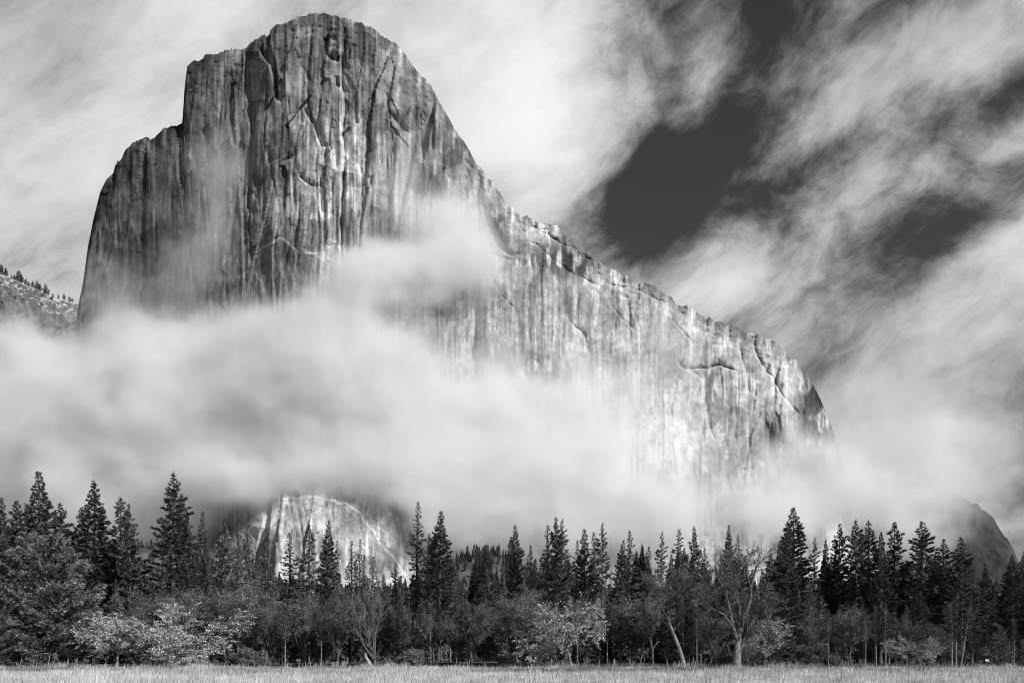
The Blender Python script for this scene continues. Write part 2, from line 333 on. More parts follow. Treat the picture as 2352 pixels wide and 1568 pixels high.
# ------------------------------------------------------------------ drifting mist in front of the cliff
def mist():
    m, N = new_mat('mist')
    pv = N.n('ShaderNodeVolumePrincipled', {'Color': (.985, .985, .985, 1), 'Density': 1.0, 'Anisotropy': -0.15, 'Absorption Color': (0, 0, 0, 1)})
    pv.inputs['Density Attribute'].default_value = 'density'
    N.link(pv.outputs[0], N.n('ShaderNodeOutputMaterial').inputs['Volume'])
    B = [ # X, row, rx, ry, angle, strength, metres in front of the face
        (300, 1180, 210, 80, 0, .7, 70), (80, 1230, 200, 60, 0, .6, 100), (300, 900, 210, 125, 0, 1.0, 30), (500, 880, 240, 130, 0, 1.2, 30), (180, 1060, 220, 110, 0, .7, 60), (720, 850, 200, 135, 0, 1.1, 26), (900, 900, 180, 140, -20, 1.0, 26), (680, 1100, 310, 70, 0, 1.0, 30), (550, 975, 260, 85, 0, 1.0, 32), (330, 1010, 200, 80, 0, .8, 40), (1350, 1000, 220, 120, -10, .42, 24), (1180, 960, 120, 120, 0, .4, 24), (1600, 1010, 130, 80, 0, .25, 24), (420, 1160, 90, 110, 0, .8, 26), (960, 1150, 60, 90, 0, .6, 26),
        (1050, 1030, 200, 120, -15, .9, 26), (1250, 1120, 220, 100, 0, .8, 26), (1430, 1190, 210, 85, 0, .75, 26), (1060, 1190, 85, 90, 0, .7, 26), (1250, 1240, 200, 55, 0, .6, 26),
        (1000, 580, 125, 72, 10, 1.0, 26), (880, 640, 150, 60, 20, .8, 26), (760, 700, 130, 52, 20, .6, 26), (1065, 500, 55, 95, 20, .5, 24), (1100, 640, 45, 90, 0, .45, 24), (920, 480, 80, 60, 30, .45, 24), (940, 370, 40, 110, -10, .3, 24),
        (110, 970, 230, 160, 0, .9, 90), (60, 850, 150, 95, 0, .75, 90), (250, 1120, 230, 80, 0, .5, 90), (20, 1150, 170, 70, 0, .4, 110),
        (300, 680, 140, 105, 0, .34, 24), (460, 560, 85, 170, -12, .34, 24), (520, 380, 60, 150, 0, .24, 24), (430, 230, 50, 90, 0, .24, 24), (350, 470, 60, 80, 0, .22, 24),
        (1130, 880, 90, 150, 0, .4, 24), (1300, 960, 140, 95, -20, .42, 24), (1540, 800, 110, 110, -30, .32, 24), (1420, 890, 120, 80, -20, .34, 24), (1570, 1130, 190, 70, 0, .45, 26),
        (1860, 1120, 200, 105, 10, .95, 60), (1740, 1190, 150, 75, 0, .7, 40), (2050, 1090, 220, 150, 0, .7, 100), (2200, 1020, 180, 80, 0, .45, 100), (2080, 1220, 110, 80, 0, .6, 100), (1700, 1220, 150, 50, 0, .4, 26)]
    g = bpy.data.node_groups.new('mist', 'GeometryNodeTree'); N = NT(g)
    g.interface.new_socket('Geometry', in_out='OUTPUT', socket_type='NodeSocketGeometry')
    pos = N.n('GeometryNodeInputPosition').outputs[0]
    w = N.n('ShaderNodeTexNoise', {'Vector': N.v('MULTIPLY', pos, (1, 1, 1.3)), 'Scale': 0.009, 'Detail': 6.0, 'Roughness': 0.62})
    wv = N.v('MULTIPLY', N.v('SUBTRACT', w.outputs['Color'], (.5, .5, .5)), (190, 120, 170))
    p = N.v('ADD', pos, wv)
    tot = None
    for (X, R, rx, ry, ang, s, off) in B:
        Yd = face_y(X) + 95 * (1500 - R) / 1470 - off; c = pix(X, R, Yd); q = K / F * Yd
        a = math.radians(ang)
        dd = N.v('SUBTRACT', p, c)
        ax = (math.cos(a) / (rx * q), 0, math.sin(a) / (rx * q)); az = (-math.sin(a) / (ry * q), 0, math.cos(a) / (ry * q))
        q1 = N.v('DOT_PRODUCT', dd, ax); q2 = N.v('DOT_PRODUCT', dd, az); q3 = N.v('DOT_PRODUCT', dd, (0, 1 / (46 if s > .5 else 38), 0))
        e = N.m('ADD', N.m('ADD', N.m('MULTIPLY', q1, q1), N.m('MULTIPLY', q2, q2)), N.m('MULTIPLY', q3, q3))
        e = N.m('MULTIPLY', N.m('EXPONENT', N.m('MULTIPLY', e, -1.0)), s)
        tot = e if tot is None else N.m('ADD', tot, e)
    n3 = N.n('ShaderNodeTexNoise', {'Vector': N.v('MULTIPLY', p, (1, 1, .8)), 'Scale': 0.045, 'Detail': 4.0, 'Roughness': 0.65}).outputs[0]
    n2 = N.n('ShaderNodeTexNoise', {'Vector': p, 'Scale': 0.017, 'Detail': 6.0, 'Roughness': 0.66}).outputs[0]
    den = N.m('MULTIPLY', N.ss(N.m('ADD', N.m('ADD', tot, N.m('MULTIPLY', N.m('SUBTRACT', n2, 0.5), 0.42)), N.m('MULTIPLY', N.m('SUBTRACT', n3, 0.5), 0.30)), 0.08, 0.95), 0.038)
    lo, hi = (-980, 930, -5), (1150, 1760, 800)
    vc = N.n('GeometryNodeVolumeCube', {'Density': den, 'Background': 0.0, 'Min': lo, 'Max': hi, 'Resolution X': 380, 'Resolution Y': 120, 'Resolution Z': 150})
    sm = N.n('GeometryNodeSetMaterial', {'Geometry': vc.outputs[0], 'Material': m})
    N.link(sm.outputs[0], N.n('NodeGroupOutput').inputs[0])
    me = bpy.data.meshes.new('mist'); me.materials.append(m)
    o = add('mist', me, kind='stuff', label='white mist drifting across the foot and face of the cliff')
    md = o.modifiers.new('mist', 'NODES'); md.node_group = g
mist()

# ------------------------------------------------------------------ ground, talus, ridges
def diffuse_mat(name, lo, hi, scale, detail=5, bump=0.0, rough=0.6, transl=0.0, rnd=0.0, attr=None):
    m, N = new_mat(name)
    pos = N.n('ShaderNodeNewGeometry').outputs['Position']
    a = N.n('ShaderNodeTexNoise', {'Vector': pos, 'Scale': scale, 'Detail': float(detail), 'Roughness': rough}).outputs[0]
    alb = N.ss(a, 0.32, 0.68, lo, hi)
    if attr: alb = N.m('MULTIPLY', alb, N.n('ShaderNodeAttribute', attribute_name=attr).outputs['Fac'])
    if rnd:
        r = N.n('ShaderNodeObjectInfo').outputs['Random']
        alb = N.m('MULTIPLY', alb, N.m('MULTIPLY_ADD', r, rnd, 1 - rnd / 2))
    ins = {'Color': grey(N, alb), 'Roughness': 0.4}
    if bump: ins['Normal'] = N.n('ShaderNodeBump', {'Height': a, 'Strength': 0.8, 'Distance': bump}).outputs[0]
    sh = N.n('ShaderNodeBsdfDiffuse', ins).outputs[0]
    if transl:
        tr = N.n('ShaderNodeBsdfTranslucent', {'Color': grey(N, alb)})
        sh = N.n('ShaderNodeMixShader', {0: transl, 1: sh, 2: tr.outputs[0]}).outputs[0]
    N.link(sh, N.n('ShaderNodeOutputMaterial').inputs[0])
    return m
M_GROUND = diffuse_mat('meadow_soil', 0.26, 0.48, 0.12, 6)
M_FLOOR = diffuse_mat('forest_floor', 0.04, 0.13, 0.5, 6)
M_TALUS = diffuse_mat('talus', 0.05, 0.14, 0.05, 6, 2.0)
M_GRASS = diffuse_mat('dry_grass', 0.50, 0.95, 0.35, 5, transl=0.4, attr='tint')
M_BARK = diffuse_mat('bark', 0.05, 0.16, 2.2, 5, 0.15, rnd=0.5)
M_BARKP = diffuse_mat('pale_bark', 0.15, 0.32, 2.2, 5, 0.1)
M_BARKM = diffuse_mat('grey_bark', 0.12, 0.30, 2.2, 5, 0.1, rnd=0.5)
M_WOOD = diffuse_mat('weathered_wood', 0.30, 0.50, 3.0, 5, 0.1)
M_TWIG = diffuse_mat('twig', 0.07, 0.17, 0.8, 3, rnd=0.4)
M_NEED = diffuse_mat('needles', 0.045, 0.15, 0.45, 4, transl=0.12, attr='tint', rnd=0.5)
M_NEEDP = diffuse_mat('pale_needles', 0.09, 0.26, 0.5, 4, transl=0.12, attr='tint', rnd=0.3)
M_FAR = diffuse_mat('far_trees', 0.02, 0.07, 0.2, 5)
M_LEAF = diffuse_mat('oak_leaves', 0.08, 0.26, 0.5, 4, transl=0.12, attr='tint', rnd=0.5)
M_LEAFP = diffuse_mat('pale_leaves', 0.24, 0.56, 0.6, 4, transl=0.12, attr='tint', rnd=0.25)
M_PATH = diffuse_mat('gravel', 0.38, 0.5, 1.5, 4)
M_SIGN = diffuse_mat('white_paint', 0.62, 0.75, 6, 3)
M_DARK = diffuse_mat('dark_paint', 0.03, 0.05, 6, 3)

def ground_z(x, y):
    """meadow, flat; behind the wood the talus climbs to the foot of the cliff"""
    x = np.asarray(x, float); y = np.asarray(y, float)
    z = 0.55 * (fbm(x / 17 + 50, y / 17, 201, 3) - 0.5) * sst(y, 30, 60)
    z = z + 0.9 * sst(y, 138, 175) * (0.4 + fbm(x / 30 + 9, y / 30, 203, 2))
    z = z + 85 * sst(y, 330, 1100) + 30 * (fbm(x / 160 + 3, y / 160, 207, 4) - 0.5) * sst(y, 400, 700)
    z = z + 46 * np.exp(-((x + 30) / 62) ** 2 - ((y - 850) / 150) ** 2) + 48 * np.exp(-((x + 352) / 60) ** 2 - ((y - 820) / 120) ** 2)
    return z
def ground():
    ys = np.concatenate([[-400, -100, 0], np.linspace(20, 200, 110), np.geomspace(204, 1500, 110), [2500, 6000, 14000]])
    us = np.linspace(-1.6, 1.6, 240)
    y2 = np.repeat(ys[None, :], len(us), 0)
    x2 = us[:, None] * np.maximum(y2, 120) * 1.0
    z2 = ground_z(x2, y2); z2 = np.where(y2 < 20, 0, z2); z2 = np.where(y2 > 1500, 110, z2)
    V = np.stack([x2, y2, z2], -1).reshape(-1, 3)
    Fc = grid_faces(len(us), len(ys))
    yc = V[Fc[:, 0], 1]
    me = mesh_np('ground', V, Fc, None, True)
    for m in (M_GROUND, M_FLOOR, M_TALUS): me.materials.append(m)
    me.polygons.foreach_set('material_index', np.where(yc < 142, 0, np.where(yc < 320, 1, 2)).astype(np.int32))
    add('ground', me, kind='structure', label='flat meadow running back into the wood and up the talus')
ground()

def snowy_rock():
    m, N = new_mat('snowy_rock')
    g = N.n('ShaderNodeNewGeometry'); pos = g.outputs['Position']
    nz = N.n('ShaderNodeSeparateXYZ', {0: g.outputs['Normal']}).outputs[2]
    a = N.n('ShaderNodeTexNoise', {'Vector': N.v('MULTIPLY', pos, (1, 1, .3)), 'Scale': 0.06, 'Detail': 6.0, 'Roughness': 0.65}).outputs[0]
    rock = N.ss(a, 0.3, 0.7, 0.05, 0.20)
    snow = N.ss(N.m('ADD', nz, N.m('MULTIPLY', N.m('SUBTRACT', a, .5), .9)), 0.78, 1.00)
    alb = N.m('ADD', N.m('MULTIPLY', rock, N.m('SUBTRACT', 1.0, snow)), N.m('MULTIPLY', snow, 0.6))
    bs = N.n('ShaderNodeBsdfDiffuse', {'Color': grey(N, alb), 'Roughness': 0.5, 'Normal': N.n('ShaderNodeBump', {'Height': a, 'Strength': .8, 'Distance': 5.0}).outputs[0]})
    N.link(bs.outputs[0], N.n('ShaderNodeOutputMaterial').inputs[0])
    return m
RIDGE = []
def ridge(name, outline, Y0, dYdX, mat, base, label, ledge, seed, store=None, nu=260, nv=150):
    ox, orow = np.array(outline, float).T
    X1 = np.linspace(ox[0], ox[-1], nu)
    top = np.interp(X1, ox, orow) + (fbm(X1 / 12, X1 * 0, seed, 3) - .5) * (6 if ledge > 20 else 13)
    t = np.linspace(0, 1, nv)
    R = base + (top[:, None] - base) * t; X = np.repeat(X1[:, None], nv, 1)
    Y = Y0 + (X - ox[0]) * dYdX + 0.9 * (base - R)
    s = np.clip((R - top[:, None]) / 60, 0, 1); Y = Y + 150 * (1 - s) ** 2
    stepped = (R + 0.42 * (X - ox[0]) + (fbm(X / 30, R / 30, seed + 1, 3) - .5) * 50) / 17
    Y = Y + ledge * (np.abs((stepped % 1) - .5)) * (.3 + 1.4 * fbm(X / 40, R / 25, seed + 5, 3)) + (60 if ledge > 20 else 30) * (fbm(X / 22, R / 40, seed + 2, 5, .58) - .5) + (25 if ledge > 20 else 6) * (fbm(X / 5, R / 22, seed + 3, 3) - .5)
    P = np.stack([(X * K - 512) / F * Y, Y, (HROW - R * K) / F * Y + CAMZ], -1)
    last = P[:, -1]; kk = np.arange(1, 9) / 8
    back = np.stack([np.repeat(last[:, :1], 8, 1), last[:, 1:2] + 500 * kk, last[:, 2:3] - 200 * kk ** 2], -1)
    V = np.concatenate([P, back], 1)
    add(name, mesh_np(name, V.reshape(-1, 3), grid_faces(nu, nv + 8), mat), kind='structure', label=label)
    if store is not None: store.extend([X1, last])
M_SNOW = snowy_rock()
M_RIDGE = diffuse_mat('dark_rock', 0.035, 0.08, 0.012, 7, 2.0)
ridge('snowy_hill', [(-420, 520), (-100, 600), (0, 632), (60, 655), (130, 688), (182, 700), (260, 730), (420, 800)], 2000, 0.35, M_SNOW, 1380, 'snow dusted rocky ridge at the edge of the valley beside the cliff', 60, 301, RIDGE)
ridge('dark_hill', [(2030, 1100), (2190, 1130), (2246, 1159), (2264, 1174), (2288, 1198), (2306, 1224), (2326, 1254), (2341, 1292), (2356, 1316), (2440, 1345), (2700, 1380)], 2900, 0.3, M_RIDGE, 1460, 'dark rounded buttress fading into mist behind the trees', 10, 321, None, 160, 90)

# ------------------------------------------------------------------ trees
def tube(pts, rad, sides):
    pts = np.asarray(pts, float); rad = np.asarray(rad, float); n = len(pts)
    tg = np.gradient(pts, axis=0); tg /= np.linalg.norm(tg, axis=1)[:, None] + 1e-9
    up = np.where(np.abs(tg[:, 2:3]) > .9, np.array([[1., 0, 0]]), np.array([[0, 0, 1.]]))
    a = np.cross(up, tg); a /= np.linalg.norm(a, axis=1)[:, None] + 1e-9; b = np.cross(tg, a)
    th = np.arange(sides) * 2 * np.pi / sides
    V = pts[:, None] + rad[:, None, None] * (np.cos(th)[None, :, None] * a[:, None] + np.sin(th)[None, :, None] * b[:, None])
    i = np.arange(n - 1)[:, None] * sides; j = np.arange(sides)[None]; k = (j + 1) % sides
    q = np.stack([i + j, i + k, i + sides + k, i + sides + j], -1).reshape(-1, 4)
    return V.reshape(-1, 3), np.concatenate([q[:, [0, 1, 2]], q[:, [0, 2, 3]]])
class Geo:
    def __init__(self): self.v = []; self.f = []; self.n = 0
    def add(self, V, Fc): self.v.append(np.asarray(V, float)); self.f.append(np.asarray(Fc) + self.n); self.n += len(V)
    def tube(self, p, r, s): self.add(*tube(p, r, s))
    def mesh(self, name, mat, smooth=False): return mesh_np(name, np.concatenate(self.v), np.concatenate(self.f), mat, smooth, {'tint': self.tint} if hasattr(self, 'tint') else None)
def needles(geo, C, D, m, ln, wd, spread, rng, size=None, var=.7):
    """m thin blades fanning out from each point C along D; every blade has its own random tone"""
    n = len(C); C = np.repeat(C, m, 0); D = np.repeat(D, m, 0)
    d = D + rng.normal(0, spread, (n * m, 3)); d /= np.linalg.norm(d, axis=1)[:, None] + 1e-9
    L = ln * rng.uniform(.55, 1.25, (n * m, 1))
    if size is not None: L = L * np.repeat(size, m)[:, None]
    side = np.cross(d, rng.normal(0, 1, (n * m, 3))); side /= np.linalg.norm(side, axis=1)[:, None] + 1e-9
    w = wd * rng.uniform(.7, 1.3, (n * m, 1))
    V = np.stack([C - side * w, C + side * w + d * L * .35, C + d * L], 1).reshape(-1, 3)
    geo.add(V, np.arange(n * m * 3).reshape(-1, 3))
    geo.tint = np.repeat(np.clip(rng.lognormal(-.1, var, n * m), .25, 3.2), 3)  # wide spread of leaf tones stands in for sunlit sparkle

def conifer(seed, H=40.0, R=5.0, start=.12, power=.8, nb=170, dens=1.0, droop=.25, jit=.25, gap=.0, tuft=.62, wd=.13, m=6, mat=None, bark=None, lump=0.0):
    rng = np.random.default_rng(seed)
    tr = Geo(); cr = Geo()
    zs = np.linspace(0, H, 14); bend = np.cumsum(rng.normal(0, .05, (14, 2)), 0) * np.linspace(0, 1, 14)[:, None]
    r0 = H * .0125
    rad = r0 * (1 - zs / H) ** .85 + .03; rad[0] *= 1.5
    tr.tube(np.column_stack([bend, zs]), rad, 8)
    C = []; D = []; SZ = []
    for i in range(nb):
        u = (i + rng.uniform(0, 1)) / nb
        f = start + (1 - start) * u ** .92
        z = f * H
        prof = ((1 - f) / (1 - start)) ** power
        prof *= min(1.0, .55 + 2.2 * (f - start))
        L = R * prof * (1 + rng.normal(0, jit)) + .12
        if lump: L *= 1 + lump * math.sin(f * 23 + seed) 
        if rng.uniform() < gap: L *= .35
        L = max(L, .25)
        az = i * 2.39996 + rng.uniform(-.5, .5)
        if lump: L *= 1 + lump * .6 * math.sin(az * 2 + f * 9 + seed)
        bx = np.interp(z, zs, bend[:, 0]); by = np.interp(z, zs, bend[:, 1])
        n = 5; tt = np.linspace(0, 1, n)
        lift = .55 * f - droop                      # steep near the top, drooping low down
        hz = L * (lift * tt - .25 * droop * tt ** 2 + .16 * tt ** 3)
        ph = az + rng.normal(0, .12) * tt
        pts = np.column_stack([bx + np.cos(ph) * L * tt, by + np.sin(ph) * L * tt, z + hz])
        tr.tube(pts, np.linspace(.05 + .012 * L, .015, n), 3)
        k = max(3, int(L * 7.6 * dens))
        q = rng.uniform(.1, 1.0, k) ** .6
        base = np.column_stack([np.interp(q, tt, pts[:, j]) for j in range(3)])
        side = np.array([-math.sin(az), math.cos(az), 0.]); out = np.array([math.cos(az), math.sin(az), .15])
        sp = rng.uniform(-1, 1, (k, 1)) * (.08 + .26 * L * (1 - q[:, None] * .78)) * .9
        base = base + side * sp + np.column_stack([np.zeros((k, 2)), rng.normal(0, .11, k)]) + out * np.abs(sp) * .35
        SZ.append(np.full(k, .42 + .58 * min(1, L / 1.8))); C.append(base); D.append(out * .8 + side * np.sign(sp) * .45 + np.array([0, 0, .28]))
    C.append(np.array([[bend[-1, 0], bend[-1, 1], H - .2 * j] for j in range(5)])); D.append(np.tile([[0, 0, 1.]], (5, 1))); SZ.append(np.full(5, .5))
    C = np.concatenate(C); D = np.concatenate(D)
    needles(cr, C, D, m, tuft, wd, .42, rng, np.concatenate(SZ))
    return dict(H=H, parts=[('trunk', tr.mesh('conifer_trunk', bark or M_BARK, True)), ('crown', cr.mesh('conifer_crown', mat or M_NEED))])

PROTO = {}
PROTO['fir'] = [conifer(s, R=5.4, power=.9, nb=215, dens=1.25, droop=.22, jit=.18, lump=.08) for s in (1, 2, 3, 4)]
PROTO['pine'] = [conifer(s, R=5.4, power=.8, nb=180, dens=1.25, droop=.14, jit=.28, gap=.1, start=.14, tuft=.62, wd=.12, m=6, lump=.12) for s in (11, 12, 13, 14, 15)]
PROTO['spire'] = [conifer(s, R=3.0, power=.75, nb=190, dens=1.0, droop=.3, jit=.35, gap=.2, tuft=.5, wd=.11, m=5, start=.1, lump=.12) for s in (21, 22)]
PROTO['sparse'] = [conifer(s, R=4.6, power=.8, nb=160, dens=1.1, droop=.25, jit=.35, gap=.22, tuft=.6, wd=.13, m=6, start=.1, mat=M_NEEDP, lump=.15) for s in (31, 32, 33, 34)]
PROTO['young'] = [conifer(s, H=12, R=3.4, power=.7, nb=110, dens=1.9, droop=.12, jit=.2, start=.03, tuft=.42, wd=.05, m=6, mat=M_NEEDP, lump=.1) for s in (41, 42)]
PROTO['rim'] = [conifer(s, H=14, R=2.6, power=.7, nb=46, dens=.7, droop=.1, jit=.3, start=.1, tuft=1.3, wd=.3, m=3) for s in (51, 52, 53)]
PROTO['pole'] = [conifer(s, H=24, R=2.6, power=.6, nb=70, dens=.9, droop=.15, jit=.35, start=.42, tuft=.55, wd=.11, m=5, bark=M_BARKM) for s in (65, 66)]
PROTO['bushpine'] = [conifer(61, H=24, R=9.6, power=.46, nb=210, dens=1.1, droop=.0, jit=.16, start=.03, tuft=.8, wd=.07, m=12, lump=.14, mat=M_NEEDP)]

def broadleaf(seed, H=16, spread=.5, limbs=4, trunk_h=.28, lean=(0, 0), twist=.28, leaf=.17, nleaf=6, levels=4, zf=1.0, mat=None, bark=None, up=.35, trunk_r=None, flat=0.0, kids=4, forks=None):
    """trunk, limbs, twigs and leaves grown by forking; returns the parts"""
    rng = np.random.default_rng(seed); T = Geo(); LB = []; TW = Geo(); C = []; Dv = []
    r0 = trunk_r or H * .024
    def grow(p, d, L, r, lev, geo):
        n = 5 if lev < 2 else 4
        pts = [p]; dirs = d.copy()
        for i in range(n - 1):
            dirs = dirs + rng.normal(0, twist * .5, 3) + np.array([0, 0, up * .12 if lev < 3 else -.05]); dirs[2] *= (1 - flat * (lev > 0) * .25)
            dirs /= np.linalg.norm(dirs); pts.append(pts[-1] + dirs * L / (n - 1))
        pts = np.array(pts); rr = np.linspace(r, r * .55, n)
        (geo or TW).tube(pts, rr, (8, 6, 4, 3, 3)[lev])
        if lev >= levels - 1:
            q = rng.uniform(.15, 1, nleaf)
            C.append(np.column_stack([np.interp(q, np.linspace(0, 1, n), pts[:, j]) for j in range(3)]) + rng.normal(0, L * .14, (nleaf, 3)) * np.array([1, 1, zf]))
            Dv.append(np.tile(dirs, (nleaf, 1)))
        if lev < levels:
            nk = kids + (1 if rng.uniform() < .4 else 0) if lev else limbs
            for k in range(nk):
                if lev == levels - 1 and k > 2: break
                s = rng.uniform(.3, 1) if lev else rng.uniform(.8, 1)
                if k == 0: s = 1
                b = np.array([np.interp(s, np.linspace(0, 1, n), pts[:, j]) for j in range(3)])
                az = k * 2.39996 + rng.uniform(0, 1.4) + seed; tilt = spread * rng.uniform(.6, 1.35) * (0.45 if k == 0 and lev else 1)
                e1 = np.cross(dirs, [0.3, 1, .1]); e1 /= np.linalg.norm(e1); e2 = np.cross(dirs, e1)
                nd = dirs * math.cos(tilt) + (e1 * math.cos(az) + e2 * math.sin(az)) * math.sin(tilt)
                if lev == 0:
                    g = Geo(); LB.append(g); grow(b, nd, L0 * rng.uniform(.85, 1.15), r * .52, 1, g)
                else: grow(b, nd, L * rng.uniform(.52, .76), r * (.55 if k else .62), lev + 1, None)
    L0 = H * .36
    d0 = np.array([lean[0], lean[1], 1.]); d0 /= np.linalg.norm(d0)
    if forks is None: grow(np.array([0., 0, -.15]), d0, H * trunk_h, r0, 0, T)
    else:
        for pts, ra, rb, isl in forks:
            pts = np.array(pts, float); n = len(pts)
            g = T
            if isl: g = Geo(); LB.append(g)
            g.tube(pts, np.linspace(ra, rb, n), 8)
            if isl:
                for k in range(11 if isl > 1 else 6):
                    s = rng.uniform(.35, 1) if k else 1; b = np.array([np.interp(s, np.linspace(0, 1, n), pts[:, j]) for j in range(3)])
                    dd = pts[-1] - pts[-2]; dd = dd / np.linalg.norm(dd) + rng.normal(0, .55, 3); dd /= np.linalg.norm(dd)
                    grow(b, dd, H * .17 * rng.uniform(.7, 1.3), rb * .6, 2, None)
    lf = Geo(); C = np.concatenate(C); Dv = np.concatenate(Dv)
    needles(lf, C, Dv, 2, leaf, leaf * .42, .9, rng)
    top = max(c.max() for c in (lf.v[0][:, 2],))
    parts = [('trunk', T.mesh('tree_trunk', bark or M_BARK, True))] + [('limb', g.mesh('tree_limb', M_BARK, True)) for g in LB] + [('twigs', TW.mesh('tree_twigs', M_TWIG)), ('crown', lf.mesh('tree_crown', mat or M_LEAF))]
    return dict(H=top, parts=parts)
PROTO['oak'] = [broadleaf(s, 20, .55, 5, .26, nleaf=22, leaf=.24, kids=5) for s in (71, 72, 73)]
PROTO['twiggy'] = [broadleaf(s, 20, .34, 6, .12, nleaf=8, leaf=.2, up=.6, kids=5, twist=.2) for s in (81, 82)]
PROTO['dogwood'] = [broadleaf(s, 9, .75, 6, .18, nleaf=26, leaf=.125, zf=.3, mat=M_LEAFP, flat=.9, up=.1, kids=5, bark=M_BARKP) for s in (91, 92)]
PROTO['bush'] = [broadleaf(s, 5, .8, 7, .06, nleaf=22, leaf=.14, up=.2, kids=4, trunk_r=.07) for s in (95, 96)]
PROTO['leaning'] = [broadleaf(97, 22, .5, nleaf=14, leaf=.28, bark=M_BARKP, forks=[([(0, 0, -.1), (-.5, .1, 3), (-1.8, .2, 7), (-3.4, .3, 11), (-4.6, .3, 14)], 0.70, 0.44, 0),
    ([(-4.6, .3, 14), (-6.2, 0, 17), (-7.6, -.3, 20), (-8, -.2, 24)], 0.41, 0.13, 2), ([(-4.6, .3, 14), (-4.7, .8, 18), (-3.2, 1, 22), (-1.5, 1, 25)], 0.41, 0.13, 2), ([(-3.4, .3, 11), (-1.2, .6, 14), (.6, .8, 18), (2.0, .5, 21)], 0.30, 0.10, 2), ([(-4, .3, 12.5), (-8, -.5, 15), (-11, -.4, 17)], 0.27, 0.09, 2)])]
PROTO['forked'] = [broadleaf(98, 26, .5, nleaf=9, leaf=.26, bark=M_BARKP, forks=[([(0, 0, -.1), (.1, 0, 3), (.3, 0, 6.5), (.4, 0, 9.5)], 1.65, 0.98, 0),
    ([(.3, 0, 4.5), (1.6, -.3, 8), (3.2, -.6, 12)], 0.98, 0.45, 1),
    ([(.4, 0, 9.5), (-1.2, 0, 14), (-2.4, .2, 20), (-3.6, .3, 26), (-6.5, .2, 31), (-7.4, 0, 35)], 0.81, 0.15, 2),
    ([(.4, 0, 9.5), (.8, .4, 15), (1.1, .6, 21), (-.8, .7, 26), (-3.6, .4, 30)], 0.81, 0.16, 2),
    ([(.6, 0, 10.5), (2.2, .2, 17), (4.6, .5, 23), (5.0, .6, 28), (6.6, .6, 34), (9.5, .3, 38)], 0.89, 0.16, 2),
    ([(5.0, .6, 27), (3.6, .4, 32), (3.5, .2, 36)], 0.39, 0.11, 2), ([(-1.2, 0, 14), (-4.4, -.3, 18.5), (-8.5, -.4, 20.5), (-12, -.3, 24)], 0.50, 0.12, 2)])]

def base_z(x, y): return float(ground_z(np.array([x]), np.array([y]))[0])
_rn = random.Random(5)
def plant(kind, X, row, Y, w, label, cat='tree', group=None, name=None, var=None, rot=None, base=None):
    """a tree whose foot stands at column X, depth Y, and whose top reaches the given row"""
    pr = PROTO[kind]; p = pr[_rn.randrange(len(pr)) if var is None else var % len(pr)]
    x = (X * K - 512) / F * Y; z0 = base_z(x, Y) if base is None else base
    H = (HROW - row * K) / F * Y + CAMZ - z0
    o = bpy.data.objects.new(name or {'oak': 'oak_tree', 'forked': 'oak_tree', 'leaning': 'oak_tree', 'twiggy': 'willow_tree', 'dogwood': 'dogwood_tree', 'bush': 'shrub'}.get(kind, 'conifer_tree'), None); COL.objects.link(o)
    sc = H / p['H']; o.location = (x, Y, z0 - .05); wk = w * (1.14 if kind in ('fir', 'pine', 'spire', 'sparse') else 1.0); o.scale = (sc * wk, sc * wk, sc); o.rotation_euler = (0, 0, _rn.uniform(0, 6.28) if rot is None else rot)
    o.empty_display_size = .1
    o['label'] = label; o['category'] = cat
    if group: o['group'] = group
    for nm, me in p['parts']:
        c = bpy.data.objects.new(nm, me); COL.objects.link(c); c.parent = o
    return o

